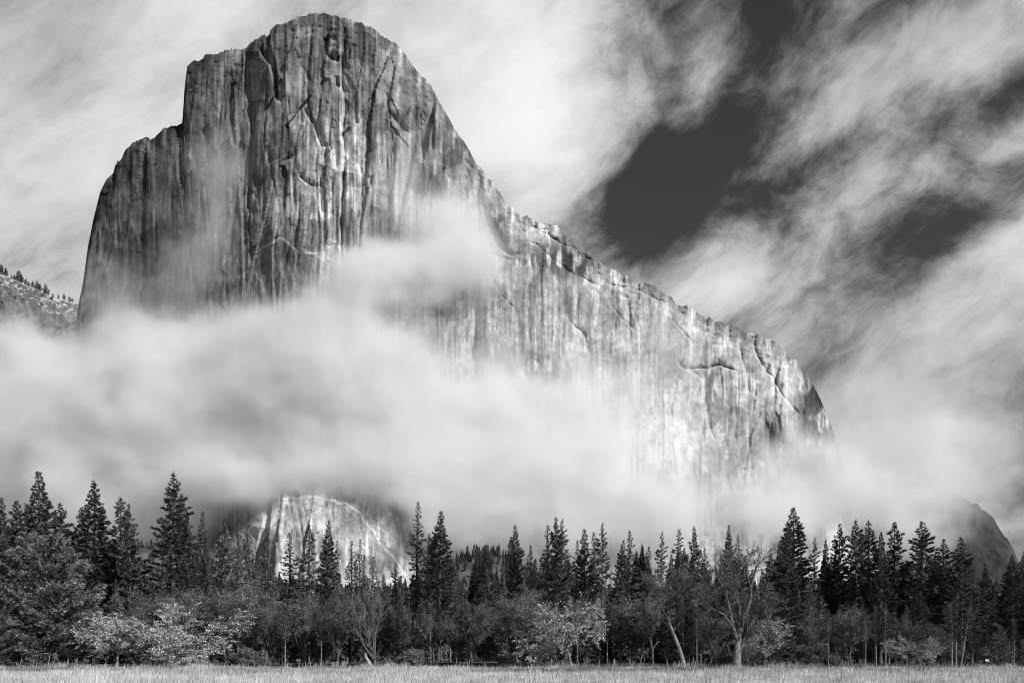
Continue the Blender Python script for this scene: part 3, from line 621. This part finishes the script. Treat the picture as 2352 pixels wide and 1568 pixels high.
# conifers along the skyline: kind, column, top row, depth, width factor, label
CON = [
 ('fir', 2, 1142, 205, 1.0, 'conifer cut by the left edge of the picture'),
 ('pine', 36, 1150, 215, .9, 'dark conifer between the picture edge and the tallest dark spire'),
 ('fir', 90, 1083, 200, 1.15, 'tall dense dark conifer above the broad bushy pine'),
 ('pine', 138, 1155, 212, 1.15, 'round topped conifer just right of the tall dense dark spire'),
 ('pine', 186, 1165, 225, .9, 'shorter conifer pressed against the left flank of the tall feathery one'),
 ('fir', 217, 1106, 205, 1.2, 'tall feathery conifer with a pointed tip, second tall one from the left'),
 ('pine', 277, 1142, 205, .95, 'left one of the twin topped conifers with bare trunks below'),
 ('pine', 299, 1157, 198, .85, 'right one of the twin topped conifers with bare trunks below'),
 ('pine', 398, 1086, 195, 1.05, 'tallest narrow dark conifer standing alone above the broad shrubs'),
 ('fir', 420, 1135, 203, .8, 'dark conifer tucked against the right flank of the tallest narrow one'),
 ('spire', 462, 1175, 215, 1.1, 'thin spire conifer just right of the tallest narrow dark conifer'),
 ('sparse', 511, 1195, 225, 1.1, 'open grey conifer at the left border of the pale rock slab'),
 ('sparse', 548, 1224, 215, .8, 'shorter open conifer in front of the left part of the pale slab'),
 ('spire', 566, 1205, 230, 1.1, 'slender see-through conifer before the left part of the pale slab'),
 ('sparse', 612, 1243, 220, .95, 'bushy pale conifer in the middle of the bright slab'),
 ('spire', 667, 1222, 220, 1.2, 'half bare conifer with a naked tip before the bright slab'),
 ('sparse', 709, 1203, 215, 1.0, 'open conifer with spreading arms left of the small dark spire'),
 ('fir', 753, 1194, 190, .8, 'small dense dark spire standing before the bright slab'),
 ('sparse', 774, 1240, 205, .7, 'loose conifer leaning on the right side of the small dark spire'),
 ('spire', 808, 1241, 210, 1.0, 'left one of two thin conifers before the right part of the slab'),
 ('spire', 825, 1238, 216, .9, 'right one of two thin conifers before the right part of the slab'),
 ('spire', 855, 1277, 215, 1.2, 'low thin conifer at the right end of the bright slab'),
 ('sparse', 909, 1288, 205, 1.0, 'small round headed conifer where the slab meets the dark forest'),
 ('spire', 957, 1152, 190, 1.0, 'tall nearly bare pole of a conifer at the centre'),
 ('pine', 985, 1226, 195, .6, 'short conifer squeezed between the bare pole and the dense pyramid'),
 ('fir', 1009, 1174, 182, 1.05, 'dense dark pyramid conifer right of the bare pole at the centre'),
 ('sparse', 1047, 1318, 172, .8, 'pale fluffy small conifer at the foot of the dense central pyramid'),
 ('sparse', 1120, 1303, 205, .8, 'pale low conifer before the small dark wooded hill'),
 ('sparse', 1156, 1298, 200, .75, 'pale low pointed conifer right of the dark wooded hill'),
 ('pine', 1184, 1205, 205, .75, 'slim tapered conifer, first tall one right of the wooded hill'),
 ('sparse', 1219, 1251, 200, .85, 'short pointed conifer between the slim tapered one and the dark pair'),
 ('spire', 1259, 1206, 205, 1.2, 'thin conifer on the left shoulder of the dark pair'),
 ('pine', 1278, 1187, 195, .75, 'left dark half of the tall close pair of conifers'),
 ('sparse', 1291, 1193, 202, 1.0, 'right lighter half of the tall close pair of conifers'),
 ('sparse', 1326, 1240, 212, .8, 'low flank conifer left of the flat topped one'),
 ('pine', 1344, 1215, 205, .8, 'flat topped conifer with dense dark stem in the middle distance'),
 ('spire', 1367, 1222, 215, 1.1, 'thin conifer close behind the narrow dark stemmed tree'),
 ('sparse', 1384, 1200, 200, .85, 'narrow tapered conifer with a dark stem above the pale dogwood'),
 ('spire', 1429, 1240, 210, 1.0, 'left smaller one of two conifers above the dark oak crowns'),
 ('sparse', 1444, 1218, 205, .85, 'right taller one of two conifers above the dark oak crowns'),
 ('fir', 1475, 1246, 210, .55, 'little dark spire among paler conifers left of the leaning oak'),
 ('spire', 1489, 1254, 216, 1.0, 'little pale spire right beside the little dark one'),
 ('sparse', 1520, 1220, 205, .85, 'conifer with bare upswept arms above the leaning oak'),
 ('sparse', 1558, 1215, 203, 1.0, 'broad pale conifer right above the leaning oak'),
 ('pine', 1595, 1209, 205, .7, 'pointed conifer right of the broad pale one, left of the forked oak'),
 ('sparse', 1618, 1257, 210, .7, 'small conifer on the right flank of the pointed one'),
 ('fir', 1674, 1205, 190, .65, 'narrow dark conifer rising behind the forked oak'),
 ('sparse', 1697, 1230, 205, .8, 'paler conifer seen between the limbs of the forked oak'),
 ('fir', 1823, 1166, 185, 1.25, 'tallest broad dark conifer right of the forked oak'),
 ('pine', 1808, 1196, 178, .8, 'dark conifer against the left flank of the tallest broad one'),
 ('sparse', 1871, 1233, 205, .8, 'small pale tipped conifer right of the tallest broad one'),
 ('fir', 1896, 1240, 192, .65, 'low dark conifer left of the ragged twin spires'),
 ('pine', 1926, 1202, 190, .85, 'ragged narrow conifer, first of the even row on the right'),
 ('pine', 1967, 1194, 186, .9, 'narrow club headed conifer, second of the even row on the right'),
 ('pine', 1996, 1197, 190, 1.05, 'blunt forked headed conifer, third of the even row on the right'),
 ('fir', 2022, 1222, 180, .9, 'shorter conifer filling the gap before the tall pointed one'),
 ('pine', 2053, 1199, 186, 1.0, 'tall pointed conifer between the blunt headed and the broad crowned ones'),
 ('pine', 2113, 1196, 180, 1.3, 'broad crowned dark conifer with a spiky flat head'),
 ('pine', 2166, 1237, 180, 1.1, 'round headed conifer right of the broad crowned dark one'),
 ('pine', 2208, 1233, 176, 1.15, 'last full sunlit conifer before the dark gap at the right'),
 ('fir', 2263, 1292, 215, .8, 'small dark conifer in the gap below the misty buttress'),
 ('fir', 2323, 1274, 190, 1.2, 'dark layered conifer near the right edge of the picture'),
 ('fir', 2362, 1330, 180, 1.1, 'dark conifer cut by the right edge of the picture'),
]
for i, (k, X, row, Y, w, lab) in enumerate(CON):
    plant(k, X, row, Y, w, lab, 'conifer', 'conifers along the skyline', var=i)
plant('bushpine', 105, 1243, 152, 1.02, 'broad bushy long needled pine filling the lower left corner', 'conifer', name='pine_tree')
plant('bushpine', -20, 1370, 146, .9, 'lower bushy pine cut by the left edge below the broad one', 'conifer', name='pine_tree')
plant('young', 2298, 1436, 150, 1.0, 'small pale young pine beside the white sign', 'conifer', name='pine_tree', var=0)
plant('young', 2350, 1466, 152, .9, 'small pale young pine cut by the right edge of the picture', 'conifer', name='pine_tree', var=1)
# broadleaved trees along the meadow
DEC = [
 ('dogwood', 268, 1385, 150, 0.78, 'pale leaved dogwood between the bushy pine and the larger dogwood'),
 ('dogwood', 462, 1372, 146, 0.85, 'spreading pale dogwood with a thin forked trunk left of the centre'),
 ('dogwood', 1312, 1352, 146, 0.66, 'dense bright dogwood, the brightest leaves along the meadow'),
 ('dogwood', 1775, 1408, 150, 0.75, 'layered pale dogwood right of the forked oak'),
 ('dogwood', 2090, 1445, 152, 0.82, 'low layered dogwood under the broad crowned conifer'),
 ('dogwood', 1140, 1475, 160, .9, 'small pale dogwood in the shade right of the central pyramid'),
 ('oak', 330, 1345, 162, 1.2, 'grey twigged oak above the gap between the two left dogwoods'),
 ('oak', 425, 1330, 160, 1.3, 'wide hazy oak crown above the spreading pale dogwood'),
 ('oak', 545, 1335, 158, 1.1, 'oak in thin leaf below the left part of the slab'),
 ('twiggy', 620, 1350, 155, 1.0, 'bare upright tree below the middle of the slab'),
 ('oak', 700, 1345, 154, 1.15, 'dark oak below the small dark spire'),
 ('twiggy', 775, 1330, 152, 1.0, 'dark many stemmed willow left of the broken stump'),
 ('twiggy', 865, 1300, 150, 1.15, 'tall bare many stemmed willow above the broken stump'),
 ('oak', 935, 1380, 158, .9, 'low oak below the bare pole conifer'),
 ('oak', 1085, 1370, 154, 1.1, 'dark oak right of the pale fluffy conifer'),
 ('oak', 1205, 1330, 156, 1.2, 'large dark oak left of the bright dogwood'),
 ('twiggy', 1320, 1335, 156, 1.1, 'grey bare tree rising behind the bright dogwood'),
 ('oak', 1425, 1370, 158, 1.1, 'dark oak between the bright dogwood and the leaning oak'),
 ('oak', 1500, 1340, 162, 1.0, 'shaded oak behind the leaning oak'),
 ('oak', 1630, 1385, 150, .85, 'stout straight oak between the leaning and the forked oak'),
 ('oak', 1735, 1345, 160, 1.0, 'shaded oak behind the right limbs of the forked oak'),
 ('oak', 1870, 1395, 154, 1.0, 'grey leaved oak below the small pale tipped conifer'),
 ('oak', 1955, 1375, 156, 1.15, 'round grey oak crown on slender pale trunks'),
 ('twiggy', 2080, 1395, 158, 1.0, 'bare fan branched tree under the broad crowned conifer'),
 ('oak', 2150, 1420, 156, 1.0, 'low oak left of the pale leaning trunks'),
 ('bush', 330, 1490, 152, 1.3, 'low shrub at the meadow edge between the left dogwoods'),
 ('bush', 560, 1478, 150, 1.2, 'leafy shrub right of the spreading dogwood'),
 ('bush', 930, 1480, 152, 1.3, 'shrub at the foot of the bare pole conifer'),
 ('bush', 1830, 1462, 152, 1.4, 'pale edged shrub below the tallest broad conifer'),
 ('bush', 1900, 1480, 156, 1.3, 'low shrub left of the slender pale trunks'),
 ('bush', 2170, 1470, 155, 1.3, 'rounded shrub left of the pale leaning trunks'),
 ('bush', 1660, 1485, 158, 1.2, 'small shrub in the shade behind the forked oak trunk'),
]
for i, (k, X, row, Y, w, lab) in enumerate(DEC):
    plant(k, X, row, Y, w, lab, 'shrub' if k == 'bush' else 'tree', 'broadleaved trees along the meadow', var=i)
plant('leaning', 1572, 1290, 145, 1.0, 'oak with a pale trunk leaning left over the meadow edge', 'tree', rot=0.0)
plant('forked', 1692, 1222, 141, 1.0, 'big bare forked oak with a stout pale trunk', 'tree', rot=0.0)

for i, (X, row, Y, lab) in enumerate([(1902, 1400, 152, 'thin pale pole of a tree left of the round grey oak'), (1988, 1395, 150, 'thin pale trunk under the left of the even row on the right'), (2012, 1390, 151, 'taller thin pale trunk under the even row on the right'),
        (2034, 1385, 150, 'thin pale trunk right of two others under the even row'), (2186, 1380, 150, 'left one of two pale upright trunks at the dark gap'), (2196, 1370, 151, 'right one of two pale upright trunks at the dark gap'),
        (2206, 1375, 149, 'leaning pale trunk nearest the dark gap at the right'), (655, 1400, 150, 'thin pale trunk below the middle of the slab'), (738, 1405, 150, 'thin pale trunk left of the broken stump'), (1395, 1390, 152, 'tall bare trunk right of the bright dogwood'),
        (1470, 1395, 153, 'dark slender trunk left of the leaning oak'), (330, 1400, 152, 'thin trunk in the gap between the two left dogwoods'), (520, 1395, 150, 'slanting thin trunk right of the spreading pale dogwood')]):
    o = plant('pole', X, row, Y, 1.0, lab, 'tree', 'slender trunks at the meadow edge', name='slender_tree', var=i)
    if 'lean' in lab or 'slant' in lab: o.rotation_euler = (0, math.radians(9 if 'lean' in lab else -7), 0)
# rows deep in the wood, seen only in glimpses
for i in range(190):
    Y = _rn.uniform(208, 300); X = _rn.uniform(-60, 2420) if i < 150 else _rn.uniform(960, 1820)
    lo = 1262 + 22 * math.sin(X * .02)
    if 470 < X < 940: lo += 75
    if i >= 150: lo -= 14
    plant(_rn.choice(['fir', 'pine', 'fir']), X, lo + _rn.uniform(0, 70), Y, _rn.uniform(.75, 1.1), 'shaded conifer half hidden in the rows behind the front trees', 'conifer', 'conifers deep in the wood')
MARKS = [(20, 'the lower bushy pine'), (240, 'the leftmost pale dogwood'), (345, 'the grey twigged oak'), (462, 'the spreading pale dogwood'), (545, 'the oak in thin leaf'), (620, 'the bare upright tree below the slab'), (700, 'the dark oak below the small spire'),
         (775, 'the dark many stemmed willow'), (865, 'the tall bare willow'), (940, 'the bare pole conifer'), (1085, 'the pale fluffy conifer'), (1205, 'the large dark oak'), (1320, 'the bright dogwood'), (1425, 'the dark oak beyond the bright dogwood'), (1560, 'the leaning oak'), (1700, 'the forked oak'),
         (1830, 'the tallest broad conifer'), (1955, 'the round grey oak'), (2080, 'the bare fan branched tree'), (2200, 'the pale leaning trunk')]
for X, mark in MARKS:
    for side, dx in (('left', -24), ('right', 26)):
        plant(_rn.choice(['fir', 'pine', 'fir', 'sparse']), X + dx + _rn.uniform(-6, 6), _rn.uniform(1325, 1425) + (25 if 480 < X < 930 else 0), _rn.uniform(151, 172), _rn.uniform(1.0, 1.35), 'mid height conifer just behind and %s of %s' % (side, mark), 'conifer', 'mid height conifers at the meadow edge')
for i in range(60):
    plant('pole', _rn.uniform(-60, 2420), _rn.uniform(1360, 1420), _rn.uniform(156, 200), _rn.uniform(.8, 1.1), 'slender trunk standing in the dim wood behind the front trees', 'tree', 'slender trunks in the dim wood', name='slender_tree')
for i in range(90):
    Y = _rn.uniform(185, 280); X = _rn.uniform(-60, 2420)
    plant(_rn.choice(['fir', 'young', 'bush']), X, _rn.uniform(1425, 1480), Y, _rn.uniform(1.0, 1.7), 'small dark understorey tree half hidden in the shade among the trunks', 'tree', 'understorey in the shade', name='understorey_tree')

# trees on the cliff rim and on the snowy ridge
ORD = 'first second third fourth fifth sixth seventh eighth ninth tenth eleventh twelfth thirteenth fourteenth fifteenth sixteenth seventeenth eighteenth nineteenth twentieth'.split()
rx_, rl_ = RIM
for q, (X, hgt) in enumerate(((268, 11), (312, 9), (352, 7), (372, 9), (392, 8), (531, 9), (590, 5), (612, 6), (618, 7), (744, 7), (752, 5), (790, 6), (1050, 4), (1252, 7), (1492, 6), (1500, 5), (1705, 5))):
    i = int(np.argmin(abs(rx_ - X))); p = rl_[i]
    o = plant('rim', X, 0, 1200, 1, 'tiny tree on the rim of the cliff, %s from the left' % ORD[q], 'tree', 'tiny trees on the cliff rim', name='rim_tree', base=0)
    s = hgt * K / F * p[1] / 14; o.location = (p[0], p[1] + 4, p[2] - 1); o.scale = (s * 1.1, s * 1.1, s)
rx_, rl_ = RIDGE
for q, (X, hgt, w) in enumerate(((3, 16, 1.2), (12, 24, 1.3), (22, 20, 1.3), (33, 11, 1), (40, 14, 1), (50, 26, 1.5), (58, 20, 1.2), (66, 15, 1.2), (74, 13, 1.2), (84, 16, 1.2), (92, 21, 1.3), (99, 18, 1.2), (112, 24, 1.2), (119, 12, 1), (127, 12, 1.1), (142, 11, 1), (155, 16, 1), (166, 13, 1.6), (174, 10, 1.2))):
    i = int(np.argmin(abs(rx_ - X))); p = rl_[i]
    o = plant('rim', X, 0, 1200, 1, 'small dark tree on the snowy ridge, %s from the picture edge' % ORD[q], 'tree', 'trees along the snowy ridge', name='ridge_tree', base=0)
    s = hgt * K / F * p[1] / 14; o.location = (p[0], p[1] - 20, p[2] - 4); o.scale = (s * w, s * w, s)

# the wooded talus below the cliff: one dark mass of far trees
def far_forest():
    rng = np.random.default_rng(9); n = 6500; G = Geo()
    y = rng.uniform(380, 1040, n); x = rng.uniform(-.72, .72, n) * y
    z = ground_z(x, y); h = rng.uniform(5, 14, n); r = h * rng.uniform(.16, .26, n)
    k = 5; V = np.zeros((n, 3 * k + 1, 3)); fc = []
    th = np.arange(k) * 2 * np.pi / k
    for lev, (zz, rr) in enumerate(((.05, 1.0), (.35, .8), (.68, .45))):
        jr = rng.uniform(.55, 1.35, (n, k)); ph = th[None] + rng.uniform(0, 6, (n, 1))
        V[:, lev * k:(lev + 1) * k, 0] = x[:, None] + r[:, None] * rr * jr * np.cos(ph); V[:, lev * k:(lev + 1) * k, 1] = y[:, None] + r[:, None] * rr * jr * np.sin(ph)
        V[:, lev * k:(lev + 1) * k, 2] = (z + h * zz)[:, None] + rng.uniform(-.08, .08, (n, k)) * h[:, None]
    V[:, -1] = np.stack([x, y, z + h], -1)
    for lev in range(2):
        for j in range(k): fc += [(lev * k + j, lev * k + (j + 1) % k, (lev + 1) * k + j), (lev * k + (j + 1) % k, (lev + 1) * k + (j + 1) % k, (lev + 1) * k + j)]
    fc += [(2 * k + j, 2 * k + (j + 1) % k, 3 * k) for j in range(k)]
    fc = np.array(fc); Fc = (fc[None] + (np.arange(n) * (3 * k + 1))[:, None, None]).reshape(-1, 3)
    add('far_forest', mesh_np('far_forest', V.reshape(-1, 3), Fc, M_FAR, False), kind='stuff', label='dark far-off forest covering the talus below the cliff')
far_forest()

# ------------------------------------------------------------------ the meadow's edge
def grass():
    rng = np.random.default_rng(3); n = 330000
    y = 40 + 106 * rng.uniform(0, 1, n) ** 1.35; x = rng.uniform(-.68, .68, n) * y
    px = (x / y * F + 512) / K
    cl = fbm(x / 3.5 + 40, y / 3.5, 401, 3); keep = rng.uniform(0, 1, n) < .35 + 1.1 * sst(cl, .3, .65)
    keep &= ~((px < 110) & (y > 92) & (y < 118))
    x, y, cl, px = x[keep], y[keep], cl[keep], px[keep]
    m = 34000; fy = rng.uniform(134, 151, m); fx = rng.uniform(-.68, .68, m) * fy; fc = fbm(fx / 4 + 11, fy / 9, 421, 3)
    ok = rng.uniform(0, 1, m) < sst(fc, .38, .6); x = np.concatenate([x, fx[ok]]); y = np.concatenate([y, fy[ok]]); cl = np.concatenate([cl, .55 + .5 * sst(fc[ok], .5, .7)]); n = len(x)
    big = fbm(x / 14 + 7, y / 9, 411, 3); sedge = sst(big, .46, .60) * sst(y, 70, 118)
    h = (.16 + .5 * sst(cl, .3, .75)) * rng.uniform(.4, 1.3, n) * (.6 + .9 * big); h *= np.where(rng.uniform(0, 1, n) < .03, 1.7, 1)
    h *= 1 + 1.0 * sst(fbm(x / 5 + 20, y / 5, 413, 2), .6, .75) * sst(y, 115, 135)
    tint = (1 - .6 * sedge) * rng.uniform(.75, 1.15, n) * np.where(rng.uniform(0, 1, n) < .08, .4, 1)
    z = ground_z(x, y); az = rng.uniform(0, 6.28, n); w = rng.uniform(.012, .03, n) * (1 + y / 120)
    ln = h * rng.uniform(.05, .5, n); la = rng.normal(.4, 1.2, n)
    V = np.stack([np.stack([x - w * np.cos(az), y - w * np.sin(az), z - .03], -1), np.stack([x + w * np.cos(az), y + w * np.sin(az), z - .03], -1),
                  np.stack([x + ln * np.cos(la), y + ln * np.sin(la), z + h], -1)], 1)
    add('grass', mesh_np('grass', V.reshape(-1, 3), np.arange(3 * n).reshape(-1, 3), M_GRASS, False, {'tint': np.repeat(tint, 3)}), kind='stuff', label='tall dry pale grass covering the meadow')
grass()

# ------------------------------------------------------------------ small things at the edge of the wood
def box(G, c, sz, rz=0.0, ry=0.0):
    h = np.array(sz) / 2; V = np.array([(x, y, z) for x in (-1, 1) for y in (-1, 1) for z in (-1, 1)]) * h
    M = np.array(Matrix.Rotation(rz, 3, 'Z') @ Matrix.Rotation(ry, 3, 'Y')); V = V @ M.T + np.array(c)
    q = np.array([(0, 1, 3, 2), (4, 6, 7, 5), (0, 4, 5, 1), (2, 3, 7, 6), (0, 2, 6, 4), (1, 5, 7, 3)])
    G.add(V, np.concatenate([q[:, [0, 1, 2]], q[:, [0, 2, 3]]]))
def thing(name, x, y, label, cat, group=None):
    o = bpy.data.objects.new(name, None); COL.objects.link(o); o.location = (x, y, base_z(x, y)); o['label'] = label; o['category'] = cat
    if group: o['group'] = group
    return o
def at(X, Y): return (X * K - 512) / F * Y
def sign():
    t = thing('road_sign', at(2267, 148), 148, 'small white sign on a dark post beside the young pine', 'sign')
    g = Geo(); box(g, (0, 0, .75), (.08, .08, 1.6)); add('post', g.mesh('sign_post', M_DARK), t)
    g = Geo(); box(g, (0, -.06, 1.45), (.62, .04, .46)); p = add('panel', g.mesh('sign_panel', M_SIGN), t)
    g = Geo(); box(g, (0, -.085, 1.62), (.16, .01, .1)); box(g, (0, -.085, 1.29), (.18, .01, .12)); add('marking', g.mesh('sign_marking', M_DARK), p)
sign()
def log():
    t = thing('fallen_log', at(2262, 146), 146, 'pale fallen log lying in front of the white sign', 'log')
    g = Geo(); g.tube([(-.9, 0, .3), (-.4, 0, .28), (.3, .05, .26), (1.1, .1, .22)], [.2, .18, .17, .13], 9); add('trunk', g.mesh('log_trunk', M_WOOD, True), t)
    g = Geo(); rng = np.random.default_rng(2)
    for k in range(9):
        a = k * .7; g.tube([(-.8, 0, .35), (-1.05, .25 * math.cos(a), .4 + .25 * math.sin(a)), (-1.15, .5 * math.cos(a), .45 + .45 * max(-.6, math.sin(a)))], [.12, .08, .02], 5)
    add('root', g.mesh('log_root', M_WOOD, True), t)
log()
for i, (X, lab) in enumerate([(2236, 'low dark post, first of four left of the white sign'), (2268, 'low dark post in front of the white sign'), (2293, 'low dark post in front of the young pine'), (2319, 'low dark post right of the young pine, last of four')]):
    t = thing('fence_post', at(X, 138), 138, lab, 'post', 'low posts at the right of the meadow')
    g = Geo(); g.tube([(0, 0, -.2), (0, 0, .5), (.02, 0, .82)], [.1, .09, .085], 8); add('shaft', g.mesh('post_shaft', M_BARK, True), t)
    g = Geo(); g.tube([(.02, 0, .82), (.02, 0, .87), (.02, 0, .9)], [.11, .1, .01], 8); add('cap', g.mesh('post_cap', M_DARK, True), t)
def stump():
    t = thing('broken_stump', at(848, 141), 141, 'pale splintered stump leaning at the meadow edge below the bare willow', 'stump')
    g = Geo(); g.tube([(.5, 0, -.2), (.25, 0, .7), (-.15, 0, 1.5), (-.4, 0, 1.9)], [.42, .33, .3, .24], 9); add('trunk', g.mesh('stump_trunk', M_WOOD, True), t)
    rng = np.random.default_rng(4); g = Geo()
    for k in range(12):
        a = k * .52; b = np.array([-.4 + .18 * math.cos(a), .18 * math.sin(a), 1.8]); g.tube([b, b + [-.12, 0, .3], b + [-.3 + rng.normal(0, .1), rng.normal(0, .1), rng.uniform(.5, 1.2)]], [.09, .07, .01], 4)
    add('splinters', g.mesh('stump_splinters', M_WOOD), t)
    g = Geo(); g.tube([(.2, 0, .1), (-.8, -.1, .5), (-1.3, -.1, 1.0)], [.14, .1, .03], 6); g.tube([(-.6, -.1, .4), (-.5, -.1, .9)], [.08, .03], 5); add('branch', g.mesh('stump_branch', M_WOOD, True), t)
stump()
def dead_branch():
    t = thing('dead_branch', at(165, 128), 128, 'dark dead branch propped in the grass below the bushy pine', 'branch')
    g = Geo(); g.tube([(-1.6, 0, 0), (-.6, 0, .5), (.5, .1, 1.3), (1.0, .1, 2.0)], [.12, .1, .08, .03], 6); add('limb', g.mesh('dead_limb', M_BARK, True), t)
    for p in ([(-.6, 0, .5), (-.9, 0, 1.2), (-1.3, .1, 1.7)], [(.3, .1, 1.1), (.9, 0, .6), (1.3, 0, 0)], [(.5, .1, 1.3), (.2, .2, 1.9)]):
        g = Geo(); g.tube(p, np.linspace(.07, .02, len(p)), 5); add('twig', g.mesh('dead_twig', M_BARK, True), t)
dead_branch()
def path():
    n = 40; x = np.linspace(-90, -46, n); y = 104 + 2.5 * np.sin(x / 9); w = 5.0
    a = np.stack([x, y - w, ground_z(x, y - w) + .06], -1); b = np.stack([x, y + w, ground_z(x, y + w) + .06], -1)
    add('path', mesh_np('path', np.stack([a, b], 1).reshape(-1, 3), grid_faces(n, 2), M_PATH), kind='structure', label='strip of pale gravel track at the left of the meadow')
path()
